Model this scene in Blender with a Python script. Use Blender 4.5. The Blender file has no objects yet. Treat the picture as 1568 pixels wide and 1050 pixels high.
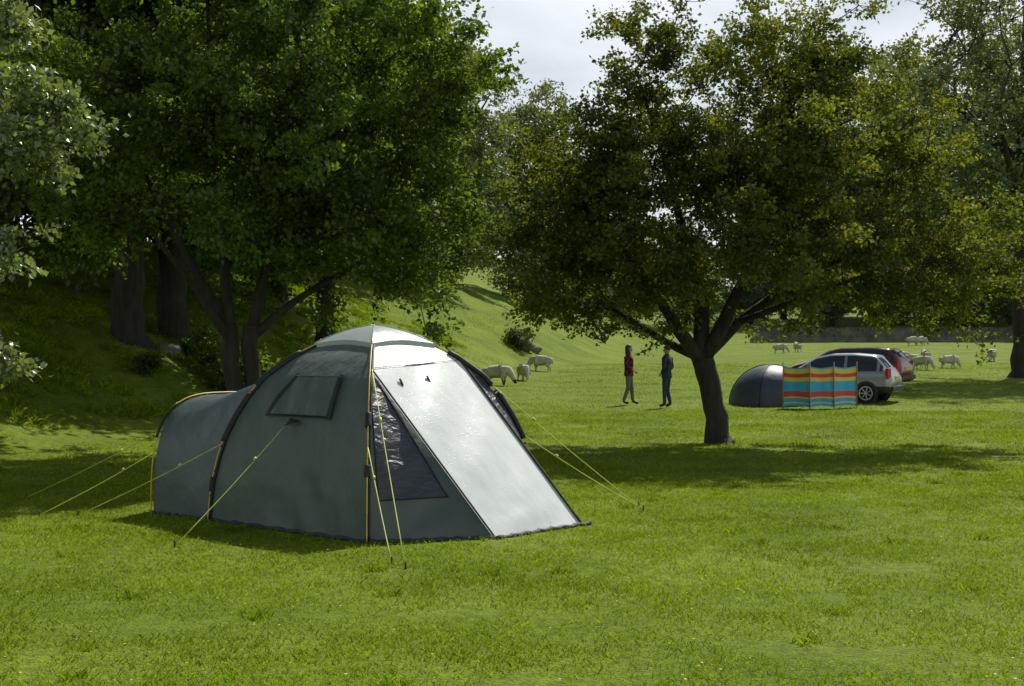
import bpy, bmesh, math, random
import numpy as np
from mathutils import Vector, Matrix
rng=np.random.default_rng(11); random.seed(5)
scene=bpy.context.scene
COL=scene.collection
scene.view_settings.view_transform='Standard'
scene.view_settings.look='None'
scene.view_settings.exposure=0

# ------------------------------------------------------------ terrain
def sp(v,w): 
    v=np.asarray(v,float); return w*np.logaddexp(0,v/w)
def terrain(x,y):
    x=np.asarray(x,float); y=np.asarray(y,float)
    zf=0.025*sp(np.minimum(y,400)-36,5)+0.04*sp(np.minimum(y,330)-122,6)
    toe=np.interp(y,[-50,0,12,19,33,45,66,80,130,300],[-40,-24,-14,-9.8,-5.6,-2.8,.6,4.8,12,40])
    s=sp(np.minimum((toe-x)*0.93,60),0.6)
    bank=4.0*(1-np.exp(-s/7.5))*np.interp(y,[30,60],[1,1.35])+0.06*s
    und=0.10*np.sin(x*0.55+0.4*y)*np.sin(y*0.37-0.2*x)+0.05*np.sin(x*1.7+y*1.1)+.06*np.sin(x*2.3-y*.9)*np.sin(y*.8)
    z=zf+bank+und*np.clip(s/3,0,1)*1.4
    z+=0.012*np.sin(x*0.9+1)*np.sin(y*0.7)+0.06*np.sin(x*.21)*np.sin(y*.13)*np.clip((y-42)/20,0,1)
    return z
def tz(x,y): return float(terrain(x,y))

# ------------------------------------------------------------ mesh helpers
def np_mesh(name,V,F,mats=(),smooth=False,attr=None,mi=None):
    V=np.asarray(V,np.float32); F=np.asarray(F,np.int32)
    me=bpy.data.meshes.new(name)
    n,k=F.shape
    me.vertices.add(len(V)); me.vertices.foreach_set('co',V.ravel())
    me.loops.add(n*k); me.loops.foreach_set('vertex_index',F.ravel())
    me.polygons.add(n); me.polygons.foreach_set('loop_start',np.arange(0,n*k,k,dtype=np.int32))
    me.update(calc_edges=True)
    me.polygons.foreach_set('use_smooth',np.full(n,smooth,bool))
    if mi is not None: me.polygons.foreach_set('material_index',np.asarray(mi,np.int32))
    for m in mats: me.materials.append(m)
    if attr is not None:
        a=me.attributes.new('rnd','FLOAT','POINT'); a.data.foreach_set('value',np.asarray(attr,np.float32))
    return me
def obj(name,me,parent=None,loc=(0,0,0),rot=(0,0,0),scale=(1,1,1)):
    o=bpy.data.objects.new(name,me); COL.objects.link(o)
    o.location=loc;o.rotation_euler=rot;o.scale=scale
    if parent: o.parent=parent
    return o
def empty(name,loc=(0,0,0),rot=(0,0,0),scale=(1,1,1)):
    o=obj(name,None,None,loc,rot,scale); o.empty_display_size=.3; return o
def norm(a): return a/np.maximum(np.linalg.norm(a,axis=-1,keepdims=True),1e-9)

class MB:   # polygon soup builder, quads/tris, several materials
    def __init__(s): s.v=[];s.f=[];s.m=[]
    def add(s,V,F,m=0):
        b=len(s.v); s.v+= [tuple(map(float,p)) for p in V]; s.f+=[tuple(b+i for i in f) for f in F]; s.m+=[m]*len(F)
    def tube(s,pts,r,m=0,n=6,cap=True):
        pts=[Vector(p) for p in pts]
        if not hasattr(r,'__len__'): r=[r]*len(pts)
        V=[];F=[]
        up=None
        for i,p in enumerate(pts):
            d=(pts[min(i+1,len(pts)-1)]-pts[max(i-1,0)]).normalized()
            if up is None:
                up=Vector((0,0,1)) if abs(d.z)<.9 else Vector((1,0,0))
            a=d.cross(up).normalized(); b=a.cross(d).normalized(); up=b
            for j in range(n):
                t=2*math.pi*j/n; V.append(p+(a*math.cos(t)+b*math.sin(t))*r[i])
        for i in range(len(pts)-1):
            for j in range(n):
                F.append((i*n+j,i*n+(j+1)%n,(i+1)*n+(j+1)%n,(i+1)*n+j))
        if cap:
            F.append(tuple(range(n))[::-1]);F.append(tuple((len(pts)-1)*n+j for j in range(n)))
        s.add(V,F,m)
    def box(s,c,h,m=0,rz=0,M=None):
        V=[]
        for x in(-1,1):
            for y in(-1,1):
                for z in(-1,1):
                    p=Vector((x*h[0],y*h[1],z*h[2]))
                    if M is not None:p=M@p
                    elif rz: p=Matrix.Rotation(rz,3,'Z')@p
                    V.append(p+Vector(c))
        s.add(V,[(0,1,3,2),(4,6,7,5),(0,4,5,1),(2,3,7,6),(0,2,6,4),(1,5,7,3)],m)
    def grid(s,fn,nu,nv,m=0):
        V=[fn(i/nu,j/nv) for j in range(nv+1) for i in range(nu+1)]
        F=[];mm=[]
        for j in range(nv):
            for i in range(nu):
                a=j*(nu+1)+i; F.append((a,a+1,a+nu+2,a+nu+1))
                mm.append(m((i+.5)/nu,(j+.5)/nv) if callable(m) else m)
        b=len(s.v); s.v+=[tuple(map(float,p)) for p in V]; s.f+=[tuple(b+i for i in f) for f in F]; s.m+=mm
    def mesh(s,name,mats,smooth=False,off=(0,0,0)):
        me=bpy.data.meshes.new(name)
        me.from_pydata([(p[0]-off[0],p[1]-off[1],p[2]-off[2]) for p in s.v],[],s.f)
        for m in mats: me.materials.append(m)
        me.polygons.foreach_set('material_index',s.m)
        me.polygons.foreach_set('use_smooth',[smooth]*len(s.f)); me.update()
        return me

# ------------------------------------------------------------ materials
def newmat(name):
    m=bpy.data.materials.new(name); m.use_nodes=True; nt=m.node_tree; nt.nodes.clear()
    out=nt.nodes.new('ShaderNodeOutputMaterial'); return m,nt,out
def L(nt,a,b): nt.links.new(a,b)
def pmat(name,c,rough=.6,var=.15,scale=8,bump=0,bscale=None,metal=0,spec=.5,c2=None,coat=0,stretch=(1,1,1),sheen=0,dist=.03,drops=False):
    m,nt,out=newmat(name)
    b=nt.nodes.new('ShaderNodeBsdfPrincipled'); L(nt,b.outputs[0],out.inputs[0])
    tc=nt.nodes.new('ShaderNodeTexCoord'); mp=nt.nodes.new('ShaderNodeMapping'); mp.inputs['Scale'].default_value=stretch
    L(nt,tc.outputs['Object'],mp.inputs[0])
    n=nt.nodes.new('ShaderNodeTexNoise'); n.inputs['Scale'].default_value=scale; n.inputs['Detail'].default_value=5
    L(nt,mp.outputs[0],n.inputs[0])
    r=nt.nodes.new('ShaderNodeValToRGB'); L(nt,n.outputs[0],r.inputs[0])
    c2=c2 or tuple(x*(1-var) for x in c); ch=tuple(min(1,x*(1+var)) for x in c)
    r.color_ramp.elements[0].color=(*c2,1); r.color_ramp.elements[1].color=(*ch,1)
    r.color_ramp.elements[0].position=.3; r.color_ramp.elements[1].position=.7
    L(nt,r.outputs[0],b.inputs['Base Color'])
    b.inputs['Roughness'].default_value=rough; b.inputs['Metallic'].default_value=metal
    b.inputs['Specular IOR Level'].default_value=spec
    b.inputs['Coat Weight'].default_value=coat; b.inputs['Sheen Weight'].default_value=sheen
    if bump:
        n2=nt.nodes.new('ShaderNodeTexNoise'); n2.inputs['Scale'].default_value=bscale or scale; n2.inputs['Detail'].default_value=6 if not drops else 2
        L(nt,mp.outputs[0],n2.inputs[0])
        bp=nt.nodes.new('ShaderNodeBump'); bp.inputs['Strength'].default_value=bump; bp.inputs['Distance'].default_value=dist
        L(nt,n2.outputs[0],bp.inputs['Height']); last=bp
        if drops:   # rain droplets on wet cloth
            vo=nt.nodes.new('ShaderNodeTexVoronoi'); vo.inputs['Scale'].default_value=24; L(nt,tc.outputs['Object'],vo.inputs['Vector'])
            mr=nt.nodes.new('ShaderNodeMapRange'); mr.inputs[1].default_value=.0; mr.inputs[2].default_value=.24; mr.inputs[3].default_value=1; mr.inputs[4].default_value=0
            L(nt,vo.outputs['Distance'],mr.inputs[0])
            b2=nt.nodes.new('ShaderNodeBump'); b2.inputs['Strength'].default_value=.4; b2.inputs['Distance'].default_value=.005; L(nt,mr.outputs[0],b2.inputs['Height']); L(nt,bp.outputs[0],b2.inputs['Normal']); last=b2
            m2=nt.nodes.new('ShaderNodeMapRange'); m2.inputs[3].default_value=rough; m2.inputs[4].default_value=.22; L(nt,mr.outputs[0],m2.inputs[0]); L(nt,m2.outputs[0],b.inputs['Roughness'])
        L(nt,last.outputs[0],b.inputs['Normal'])
    return m
def leaf_mat(name,c1,c2,tr=.45,tcol=(1.5,1.5,.5),gloss=.03,nscale=.45,grough=.5,nlo=.7,nhi=1.3):
    m,nt,out=newmat(name)
    at=nt.nodes.new('ShaderNodeAttribute'); at.attribute_name='rnd'
    mx=nt.nodes.new('ShaderNodeMix'); mx.data_type='RGBA'
    L(nt,at.outputs['Fac'],mx.inputs['Factor']); mx.inputs['A'].default_value=(*c1,1); mx.inputs['B'].default_value=(*c2,1)
    g=nt.nodes.new('ShaderNodeNewGeometry'); n=nt.nodes.new('ShaderNodeTexNoise'); n.inputs['Scale'].default_value=nscale; n.inputs['Detail'].default_value=4
    L(nt,g.outputs['Position'],n.inputs[0])
    mr=nt.nodes.new('ShaderNodeMapRange'); mr.inputs[1].default_value=.3; mr.inputs[2].default_value=.7; mr.inputs[3].default_value=nlo; mr.inputs[4].default_value=nhi
    L(nt,n.outputs[0],mr.inputs[0])
    vm=nt.nodes.new('ShaderNodeVectorMath'); vm.operation='SCALE'; L(nt,mx.outputs['Result'],vm.inputs[0]); L(nt,mr.outputs[0],vm.inputs['Scale'])
    d=nt.nodes.new('ShaderNodeBsdfDiffuse'); L(nt,vm.outputs[0],d.inputs[0])
    t=nt.nodes.new('ShaderNodeBsdfTranslucent'); v2=nt.nodes.new('ShaderNodeVectorMath'); v2.operation='MULTIPLY'
    L(nt,vm.outputs[0],v2.inputs[0]); v2.inputs[1].default_value=tcol; L(nt,v2.outputs[0],t.inputs[0])
    m1=nt.nodes.new('ShaderNodeMixShader'); m1.inputs[0].default_value=tr; L(nt,d.outputs[0],m1.inputs[1]); L(nt,t.outputs[0],m1.inputs[2])
    last=m1
    if gloss:
        gl=nt.nodes.new('ShaderNodeBsdfGlossy'); gl.inputs['Roughness'].default_value=grough; gl.inputs[0].default_value=(.9,1,.9,1)
        m2=nt.nodes.new('ShaderNodeMixShader'); m2.inputs[0].default_value=gloss; L(nt,m1.outputs[0],m2.inputs[1]); L(nt,gl.outputs[0],m2.inputs[2]); last=m2
    L(nt,last.outputs[0],out.inputs[0]); return m

M_bark=pmat('bark',(.034,.028,.021),.9,.45,9,1,22,stretch=(1,1,.25))
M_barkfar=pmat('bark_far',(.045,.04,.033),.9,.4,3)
M_haw=leaf_mat('hawthorn_leaves',(.045,.075,.010),(.17,.18,.024),.55)
M_syc=leaf_mat('sycamore_leaves',(.040,.085,.011),(.15,.21,.024),.55)
M_ash=leaf_mat('ash_leaves',(.10,.15,.05),(.22,.27,.12),.42,gloss=.09,grough=.4)
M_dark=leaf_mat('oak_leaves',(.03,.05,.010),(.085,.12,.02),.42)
M_far=leaf_mat('far_leaves',(.09,.12,.05),(.17,.20,.09),.45,nscale=.2,gloss=.06)  # distance haze is mixed into these paler leaf colours

# ground
def ground_mat():
    m,nt,out=newmat('meadow_ground')
    b=nt.nodes.new('ShaderNodeBsdfPrincipled'); L(nt,b.outputs[0],out.inputs[0]); b.inputs['Roughness'].default_value=.9; b.inputs['Specular IOR Level'].default_value=.15
    g=nt.nodes.new('ShaderNodeNewGeometry')
    def noise(s,d=4):
        n=nt.nodes.new('ShaderNodeTexNoise'); n.inputs['Scale'].default_value=s; n.inputs['Detail'].default_value=d; L(nt,g.outputs['Position'],n.inputs[0]); return n
    n1=noise(.5,5); n2=noise(9,6); n3=noise(45,4); n4=noise(.9,3)
    r=nt.nodes.new('ShaderNodeValToRGB'); L(nt,n1.outputs[0],r.inputs[0])
    e=r.color_ramp.elements; e[0].position=.32; e[0].color=(.125,.20,.012,1); e[1].position=.68; e[1].color=(.235,.30,.024,1)
    mx=nt.nodes.new('ShaderNodeMix'); mx.data_type='RGBA'; mx.blend_type='MULTIPLY'; mx.inputs['Factor'].default_value=1
    r2=nt.nodes.new('ShaderNodeValToRGB'); L(nt,n2.outputs[0],r2.inputs[0]); e=r2.color_ramp.elements; e[0].position=.3;e[0].color=(.65,.7,.5,1);e[1].position=.65;e[1].color=(1.1,1.1,1,1)
    L(nt,r.outputs[0],mx.inputs['A']); L(nt,r2.outputs[0],mx.inputs['B'])
    mx2=nt.nodes.new('ShaderNodeMix'); mx2.data_type='RGBA'; mx2.blend_type='MULTIPLY'; mx2.inputs['Factor'].default_value=1
    r3=nt.nodes.new('ShaderNodeValToRGB'); L(nt,n3.outputs[0],r3.inputs[0]); e=r3.color_ramp.elements; e[0].position=.3;e[0].color=(.6,.6,.6,1);e[1].position=.65;e[1].color=(1.1,1.1,1.1,1)
    L(nt,mx.outputs['Result'],mx2.inputs['A']); L(nt,r3.outputs[0],mx2.inputs['B'])
    mx3=nt.nodes.new('ShaderNodeMix'); mx3.data_type='RGBA'   # worn, earthy spots
    r4=nt.nodes.new('ShaderNodeValToRGB'); L(nt,n4.outputs[0],r4.inputs[0]); e=r4.color_ramp.elements; e[0].position=.68;e[0].color=(0,0,0,1);e[1].position=.78;e[1].color=(.7,.7,.7,1)
    L(nt,r4.outputs[0],mx3.inputs['Factor']); L(nt,mx2.outputs['Result'],mx3.inputs['A']); mx3.inputs['B'].default_value=(.12,.10,.04,1)
    L(nt,mx3.outputs['Result'],b.inputs['Base Color'])
    bp=nt.nodes.new('ShaderNodeBump'); bp.inputs['Strength'].default_value=.8; bp.inputs['Distance'].default_value=.05; L(nt,n3.outputs[0],bp.inputs['Height']); L(nt,bp.outputs[0],b.inputs['Normal'])
    return m
def arr(*segs): return np.unique(np.concatenate([np.arange(*s) for s in segs]))
gy=arr((-60,0,4),(0,60,.4),(60,160,1.5),(160,400,12),(400,1900,150))
gx=arr((-1500,-90,100),(-90,-30,2.5),(-30,30,.4),(30,90,2.5),(90,1600,100))
X,Y=np.meshgrid(gx,gy); V=np.stack([X.ravel(),Y.ravel(),terrain(X,Y).ravel()],1)
nx,ny=len(gx),len(gy); ii=(np.arange(ny-1)[:,None]*nx+np.arange(nx-1)).ravel()
obj('ground',np_mesh('ground',V,np.stack([ii,ii+1,ii+nx+1,ii+nx],1),[ground_mat()],True))

# ------------------------------------------------------------ grass
M_grass=leaf_mat('grass_blades',(.12,.215,.010),(.32,.38,.04),.5,(1.25,1.25,.5),0,.55,.4,.68,1.2)
def tuft(name,n,h0,h1,w,seed):
    r=np.random.default_rng(seed)
    p=np.zeros((n,3)); p[:,:2]=r.uniform(-.62,.62,(n,2)); 
    a=r.uniform(0,2*np.pi,n); d=np.stack([np.cos(a),np.sin(a),np.zeros(n)],1)
    b=r.uniform(0,2*np.pi,n); lean=np.stack([np.cos(b),np.sin(b),np.zeros(n)],1)*r.uniform(.2,1.2,(n,1))
    h=r.uniform(h0,h1,n)[:,None]; up=np.array([0,0,1.])
    p[:,2]=-.01
    v0=p-d*w/2; v1=p+d*w/2; t=p+up*h+lean*h; m=p+up*h*.65+lean*h*.35
    V=np.stack([v0,v1,m+d*w*.35,t],1).reshape(-1,3); k=np.arange(n)*4
    F=np.stack([k,k+1,k+2,k+3],1)
    return np_mesh(name,V,F,[M_grass],False,np.repeat(r.uniform(0,1,n)**1.3,4))
def instancer(name,child_me,P,size,parent,holes=True):
    n=len(P); e=.3
    nx_=(terrain(P[:,0]+e,P[:,1])-terrain(P[:,0]-e,P[:,1]))/(2*e); ny_=(terrain(P[:,0],P[:,1]+e)-terrain(P[:,0],P[:,1]-e))/(2*e)
    N=norm(np.stack([-nx_,-ny_,np.ones(n)],1)); a=rng.uniform(0,2*np.pi,n)
    t=np.stack([np.cos(a),np.sin(a),np.zeros(n)],1); t=norm(t-N*(t*N).sum(1,keepdims=True)); b=np.cross(N,t)
    s=(size/2)[:,None]; c=np.stack([P[:,0],P[:,1],terrain(P[:,0],P[:,1])],1)
    V=np.stack([c-t*s-b*s,c+t*s-b*s,c+t*s+b*s,c-t*s+b*s],1).reshape(-1,3)
    o=obj(name,np_mesh(name,V,np.arange(4*n).reshape(n,4)),parent)
    o.instance_type='FACES'; o.use_instance_faces_scale=True; o.show_instancer_for_render=False; o.show_instancer_for_viewport=False
    obj(name+'_blades',child_me,o); return o
grass=empty('grass')
def scatter(y0,y1,step,wf,w0):
    ys=np.arange(y0,y1,step); P=[]
    for y in ys:
        w=y*wf+w0; xs=np.arange(-w,w,step); P.append(np.stack([xs,np.full(len(xs),y)],1))
    P=np.concatenate(P); return P+rng.uniform(-.35,.35,P.shape)*step
t1=[tuft('t%d'%i,1500,.015,.045,.0055,i) for i in range(2)]
P=scatter(5.5,18,1.0,.5,1.5); rng.shuffle(P)
for i in range(2): instancer('lawn_near_%d'%i,t1[i],P[i::2],rng.uniform(.95,1.1,len(P[i::2])),grass)
P=scatter(18,36,1.6,.48,1.5)
instancer('lawn_mid',tuft('u',1500,.012,.035,.006,9),P,rng.uniform(1.5,1.8,len(P)),grass)
P=scatter(36,75,3,.45,1)
instancer('lawn_far',tuft('w0',1100,.008,.025,.006,20),P,rng.uniform(2.8,3.4,len(P)),grass)
P=scatter(7,30,.9,.45,1); P=P[rng.uniform(0,1,len(P))<.3]
instancer('grass_tufts',tuft('ct',70,.18,.42,.05,33),P,rng.uniform(.08,.18,len(P)),grass)
P=np.stack([rng.uniform(-17,-2,700),rng.uniform(20,60,700)],1); s_=np.interp(P[:,1],[12,19,33,45,66],[-14,-9.8,-5.6,-2.8,.6])-P[:,0]; P=P[(s_>.3)]
instancer('bank_tussocks',tuft('bt',110,.15,.42,.03,34),P,rng.uniform(.25,.6,len(P)),grass)
mbf=MB()
for _ in range(420):
    y=rng.uniform(6.5,26); x=rng.uniform(-.42,.42)*y; z=tz(x,y)+rng.uniform(.03,.05); r=rng.uniform(.005,.009)
    mbf.add([(x+r*math.cos(a),y+r*math.sin(a),z) for a in np.linspace(0,6.283,7)[:6]],[tuple(range(6))],int(rng.uniform()<.8))
obj('wildflowers',mbf.mesh('wildflowers',[pmat('white_petals',(.7,.7,.65)),pmat('yellow_petals',(.75,.6,.05))]))

# ------------------------------------------------------------ trees
def ellip(E,n,r):
    E=np.array([tuple(e)+(1.,)*(7-len(e)) for e in E],float); vol=E[:,3]*E[:,4]*E[:,5]*E[:,6]
    idx=r.choice(len(E),n,p=vol/vol.sum())
    d=norm(r.normal(size=(n,3))); rad=r.uniform(0,1,n)**.42
    f=1+.16*np.sin(3.1*d[:,0]*2+idx)+.14*np.sin(5*d[:,1]+2*idx)+.12*np.sin(7*d[:,2]+idx*3)
    return E[idx,:3]+d*E[idx,3:6]*(rad*f)[:,None]
def make_tree(name,limbs,E,M,twigs,lpt,leaf,mat,seed,rc=.6,attach_z=1.,rterm=.012,bark=None,twl=(.5,1.1),flat=.65,maxr=.1):
    r=np.random.default_rng(seed); bark=bark or M_bark
    C=ellip(E,M,r)
    nodes=[];plen=[]
    tub=MB()
    for Lm in limbs:
        pts=[Vector(p[:3]) for p in Lm]; rad=[p[3] for p in Lm]
        P2=[];R2=[]
        for a in range(len(pts)-1):
            for t in (0,.33,.66):
                q=pts[a].lerp(pts[a+1],t)
                if not(a==0 and t==0): q=q+Vector(r.normal(size=3))*rad[a]*.14
                P2.append(q);R2.append(rad[a]*(1-t)+rad[a+1]*t)
        P2.append(pts[-1]);R2.append(rad[-1])
        tub.tube(P2,R2,0,12)
        for q,rr in zip(P2,R2):
            if q.z>attach_z: nodes.append(np.array(q)); plen.append((q-pts[0]).length)
    n0=len(nodes)
    NN=np.zeros((n0+2*M,3)); PL=np.zeros(n0+2*M); PR=np.full(n0+2*M,-1)
    NN[:n0]=nodes; PL[:n0]=np.array(plen)*.3; k=n0
    root=np.mean(NN[:n0],0)
    for i in np.argsort(np.linalg.norm(C-root,axis=1)):
        c=C[i]; dd=np.linalg.norm(NN[:k]-c,axis=1); j=int(np.argmin(dd+.35*PL[:k]+np.maximum(0,NN[:k,2]-c[2])*.5))
        mid=(NN[j]+c)/2+r.normal(size=3)*dd[j]*.07+np.array([0,0,.08*dd[j]])
        NN[k]=mid;PR[k]=j;PL[k]=PL[j]+dd[j]/2; NN[k+1]=c;PR[k+1]=k;PL[k+1]=PL[j]+dd[j]; k+=2
    rr=np.zeros(k)
    for i in range(k-1,n0-1,-1):
        a=rr[i]**(1/2.3) if rr[i]>0 else 0
        rad=max(a,rterm); rr[i]=rad**2.3; rr[PR[i]]+=rr[i]
    RR=np.minimum(rr**(1/2.3),maxr); 
    ids=np.arange(n0,k); a=NN[PR[ids]]; b=NN[ids]; rb=RR[ids]; ra=np.where(PR[ids]<n0,rb*1.25,np.minimum(RR[PR[ids]],rb*1.35))
    T=M*twigs; cs=np.repeat(C,twigs,0); out=norm(cs-root)
    td=norm(out*.55+r.normal(size=(T,3))*np.array([.8,.8,.5])+np.array([0,0,.1])); ts=cs+r.normal(size=(T,3))*rc*.33*np.array([1,1,flat])
    tl=(rc*r.uniform(*twl,T))[:,None]; te=ts+td*tl
    a=np.concatenate([a,cs,ts]);b=np.concatenate([b,ts,te]); ra=np.concatenate([ra,np.full(T,rterm*.7),np.full(T,rterm*.6)]); rb=np.concatenate([rb,np.full(T,rterm*.6),np.full(T,rterm*.3)])
    d=norm(b-a); u=np.where(np.abs(d[:,2:3])<.9,np.array([[0,0,1.]]),np.array([[1.,0,0]])); s=norm(np.cross(d,u)); w=np.cross(s,d)
    S=4; ang=np.arange(S)*2*np.pi/S
    ring=np.cos(ang)[None,:,None]*s[:,None]+np.sin(ang)[None,:,None]*w[:,None]
    V=np.concatenate([a[:,None]+ring*ra[:,None,None],b[:,None]+ring*rb[:,None,None]],1).reshape(-1,3)
    k0=np.arange(len(a))[:,None]*2*S; j=np.arange(S); jn=(j+1)%S
    F=np.stack([k0+j,k0+jn,k0+S+jn,k0+S+j],-1).reshape(-1,4)
    brme=np_mesh(name+'_branches',V,F,[bark],True)
    trme=tub.mesh(name+'_trunk',[bark],True)
    N=T*lpt; u=r.uniform(.0,1.08,(N,1)); ts_=np.repeat(ts,lpt,0);td_=np.repeat(td,lpt,0);tl_=np.repeat(tl,lpt,0)
    p=ts_+td_*tl_*u+r.normal(size=(N,3))*leaf*.9*np.array([1,1,flat])
    D=norm(td_*.45+r.normal(size=(N,3))*.7-np.array([0,0,.25])); Nm=norm(r.normal(size=(N,3))*.6+np.array([0,0,.8]))
    Sd=norm(np.cross(D,Nm)); N2=np.cross(Sd,D); sz=(leaf*r.uniform(.65,1.25,N))[:,None]
    V=np.stack([p,p+D*sz*.5+Sd*sz*.38+N2*sz*.08,p+D*sz,p+D*sz*.45-Sd*sz*.38+N2*sz*.08],1).reshape(-1,3)
    ca=np.repeat(np.repeat(r.uniform(-.3,.3,M),twigs),lpt)
    lfme=np_mesh(name+'_leaves',V,np.arange(4*N).reshape(N,4),[mat],False,np.repeat(np.clip(r.uniform(0,1,N)*.7+.15+ca,0,1),4))
    return trme,brme,lfme
def plant(name,T,x,y,rz=0,s=1,dz=-.05,parent=None,sz=None):
    e=empty(name,(x,y,tz(x,y)+dz),(0,0,rz),(s,s,sz or s))
    if parent: e.parent=parent
    for nm,me in zip(('trunk','branches','foliage'),T): obj(nm,me,e)
    return e
# hawthorn (origin at trunk base X=3.76 Y=25)
ox=3.76
E=[(3.9-ox,0,4.6,3.3,2.8,2.3),(5.2-ox,.2,6.7,2.5,2.2,1.3),(2.4-ox,0,6.2,.8,1.0,1.2),(2.1-ox,0,7.5,.45,.5,.9,1.5),(3.4-ox,0,7.7,.5,.5,.8,1.3),(1.3-ox,-.2,3.5,1.7,2.0,1.5),(7.6-ox,0,3.3,1.9,2.0,1.15,1.2),(7.0-ox,0,5.3,1.3,1.6,1.5),(1.9-ox,0,4.9,1.4,1.6,1.2),(4-ox,-1.2,3.1,2.8,1.6,.8),(9.1-ox,0,2.9,.6,.8,.5,1.3)]
haw_l=[[(.03,0,-.1,.34),(0,0,.12,.23),(-.08,0,.7,.19),(-.22,0,1.35,.2),(-.3,0,1.75,.2)],
 [(-.3,0,1.6,.15),(-.75,-.2,2.1,.11),(-1.3,-.4,2.9,.07),(-2,-.5,3.9,.04)],
 [(-.3,0,1.6,.16),(-.3,.1,2.6,.13),(-.6,.3,3.9,.08),(-1.0,.2,5.4,.04),(-1.5,.1,6.9,.02)],
 [(-.25,0,1.65,.16),(.2,-.2,2.5,.12),(.7,-.2,3.6,.09),(1.1,.2,5.2,.05),(1.3,.2,6.9,.03)],
 [(-.2,0,1.7,.13),(.5,.4,2.3,.1),(1.5,.6,3.0,.07),(2.9,.4,3.7,.04)],
 [(-.3,0,1.6,.11),(-.9,.5,1.9,.07),(-1.9,.4,2.5,.04)],
 [(.4,.4,2.25,.07),(1.3,-.3,2.6,.05),(2.6,-.6,3.1,.03)]]
T_haw=make_tree('hawthorn',haw_l,E,440,7,50,.08,M_haw,3,rc=.56,attach_z=1.9,rterm=.008)
plant('hawthorn_tree',T_haw,ox,25.0)
# left twin-stem tree
ox=-4.3
E=[(-4.0-ox,0,5.2,3.1,2.8,2.2),(-1.7-ox,0,4.1,1.3,1.6,1.7),(-1.9-ox,0,6.3,1.5,1.8,1.6),(-6.6-ox,0,5.2,1.7,2.0,1.6),(-4.2-ox,0,7.9,3.0,2.8,1.8),(-2.6-ox,-.5,3.3,1.6,1.5,.9),(-4.6-ox,3.4,6.2,3.0,1.8,2.0,.6)]  # last lobe is unseen behind the crown, added to shade the left grass
syc_l=[[(-.20,0,-.1,.24),(-.19,0,.2,.17),(-.15,0,1.2,.14),(-.22,0,2.2,.13)],[(.15,.05,-.1,.22),(.15,.05,.2,.16),(.12,.05,1.2,.135),(.12,0,2.2,.13)],
 [(-.22,0,2.1,.1),(-.75,.1,3.0,.08),(-1.6,.1,4.6,.04)],[(-.22,0,2.1,.1),(-.35,.1,3.4,.08),(-.5,0,5.2,.05),(-.6,0,7.6,.03)],
 [(.12,0,2.1,.1),(.45,-.1,3.1,.08),(1.1,-.1,4.5,.05),(2.0,0,5.9,.03)],[(.1,0,2.0,.08),(.8,.1,2.6,.06),(2.2,.1,3.4,.03)],
 [(-.2,0,1.9,.07),(-.7,-.4,2.8,.05),(-1.3,-.8,3.7,.03)],[(.12,0,2.1,.09),(.25,.5,3.2,.07),(.4,.9,5,.04),(.7,.8,7,.03)]]
T_syc=make_tree('sycamore',syc_l,E,420,7,48,.09,M_syc,5,rc=.56,attach_z=2.6,rterm=.008)
plant('sycamore_tree',T_syc,ox,22.0,dz=-.1)
# ash at far left, trunk outside the frame
E=[(0,0,4.8,2.2,2.6,2.2),(2.45,-.3,4.0,.7,.8,.55,4),(2.25,-.3,2.75,.45,.7,.3,5),(2.3,-.3,1.9,.45,.6,.35,5),(2.3,-.3,5.2,.5,.8,.4,3),(0,0,7,2.4,2.4,2)]
ash_l=[[(0,0,-.1,.4),(0,0,.3,.26),(0,0,1.8,.22),(0,0,3.4,.18),(.1,0,6,.1),(0,0,8,.04)],[(0,0,2.2,.12),(1.2,-.1,3.2,.08),(2.3,-.2,3.9,.04)],[(0,0,1.9,.1),(1.1,-.2,2.4,.06),(2.1,-.3,2.3,.03)]]
T_ash=make_tree('ash',ash_l,E,200,7,46,.08,M_ash,8,rc=.36,attach_z=1.6,rterm=.007)
plant('ash_tree',T_ash,-7.62,14.6)
def limbset(h,r0,n,spread,seed):
    r=np.random.default_rng(seed); l=[[(0,0,-.3,r0*1.9),(0,0,.25,r0*1.15),(0,0,h*.12,r0),(.1,0,h*.3,r0*.8),(0,.1,h*.6,r0*.45),(.1,0,h*.88,r0*.12)]]
    for i in range(n):
        a=i*2.4+r.uniform(-.3,.3); z=h*r.uniform(.2,.5); s=spread*r.uniform(.6,.85)
        c,sn=math.cos(a),math.sin(a)
        l.append([(0,0,z,r0*.5),(c*s*.35,sn*s*.35,z+h*.08,r0*.36),(c*s*.7,sn*s*.7,z+h*.17,r0*.22),(c*s,sn*s,z+h*.27,r0*.1)])
    return l
T_A=make_tree('oak',limbset(13,.36,8,4.6,1),[(0,0,7.3,5,5,3.4),(0,0,10.5,3.6,3.6,2.6),(2.6,-1,4.4,2.8,2.8,1.5),(-2.8,-1,4.4,2.6,2.6,1.5),(0,3,4.4,2.6,2.6,1.6)],320,7,26,.2,M_dark,21,rc=1.0,attach_z=2.9,rterm=.02,maxr=.14)
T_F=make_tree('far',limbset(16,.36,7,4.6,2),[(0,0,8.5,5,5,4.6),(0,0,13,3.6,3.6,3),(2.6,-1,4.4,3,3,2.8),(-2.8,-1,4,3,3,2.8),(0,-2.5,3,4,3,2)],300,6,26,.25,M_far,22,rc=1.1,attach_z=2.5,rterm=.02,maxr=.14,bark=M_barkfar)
dl=T_F[2].copy(); dl.materials[0]=M_dark; T_D=(T_F[0],T_F[1],dl)
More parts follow.
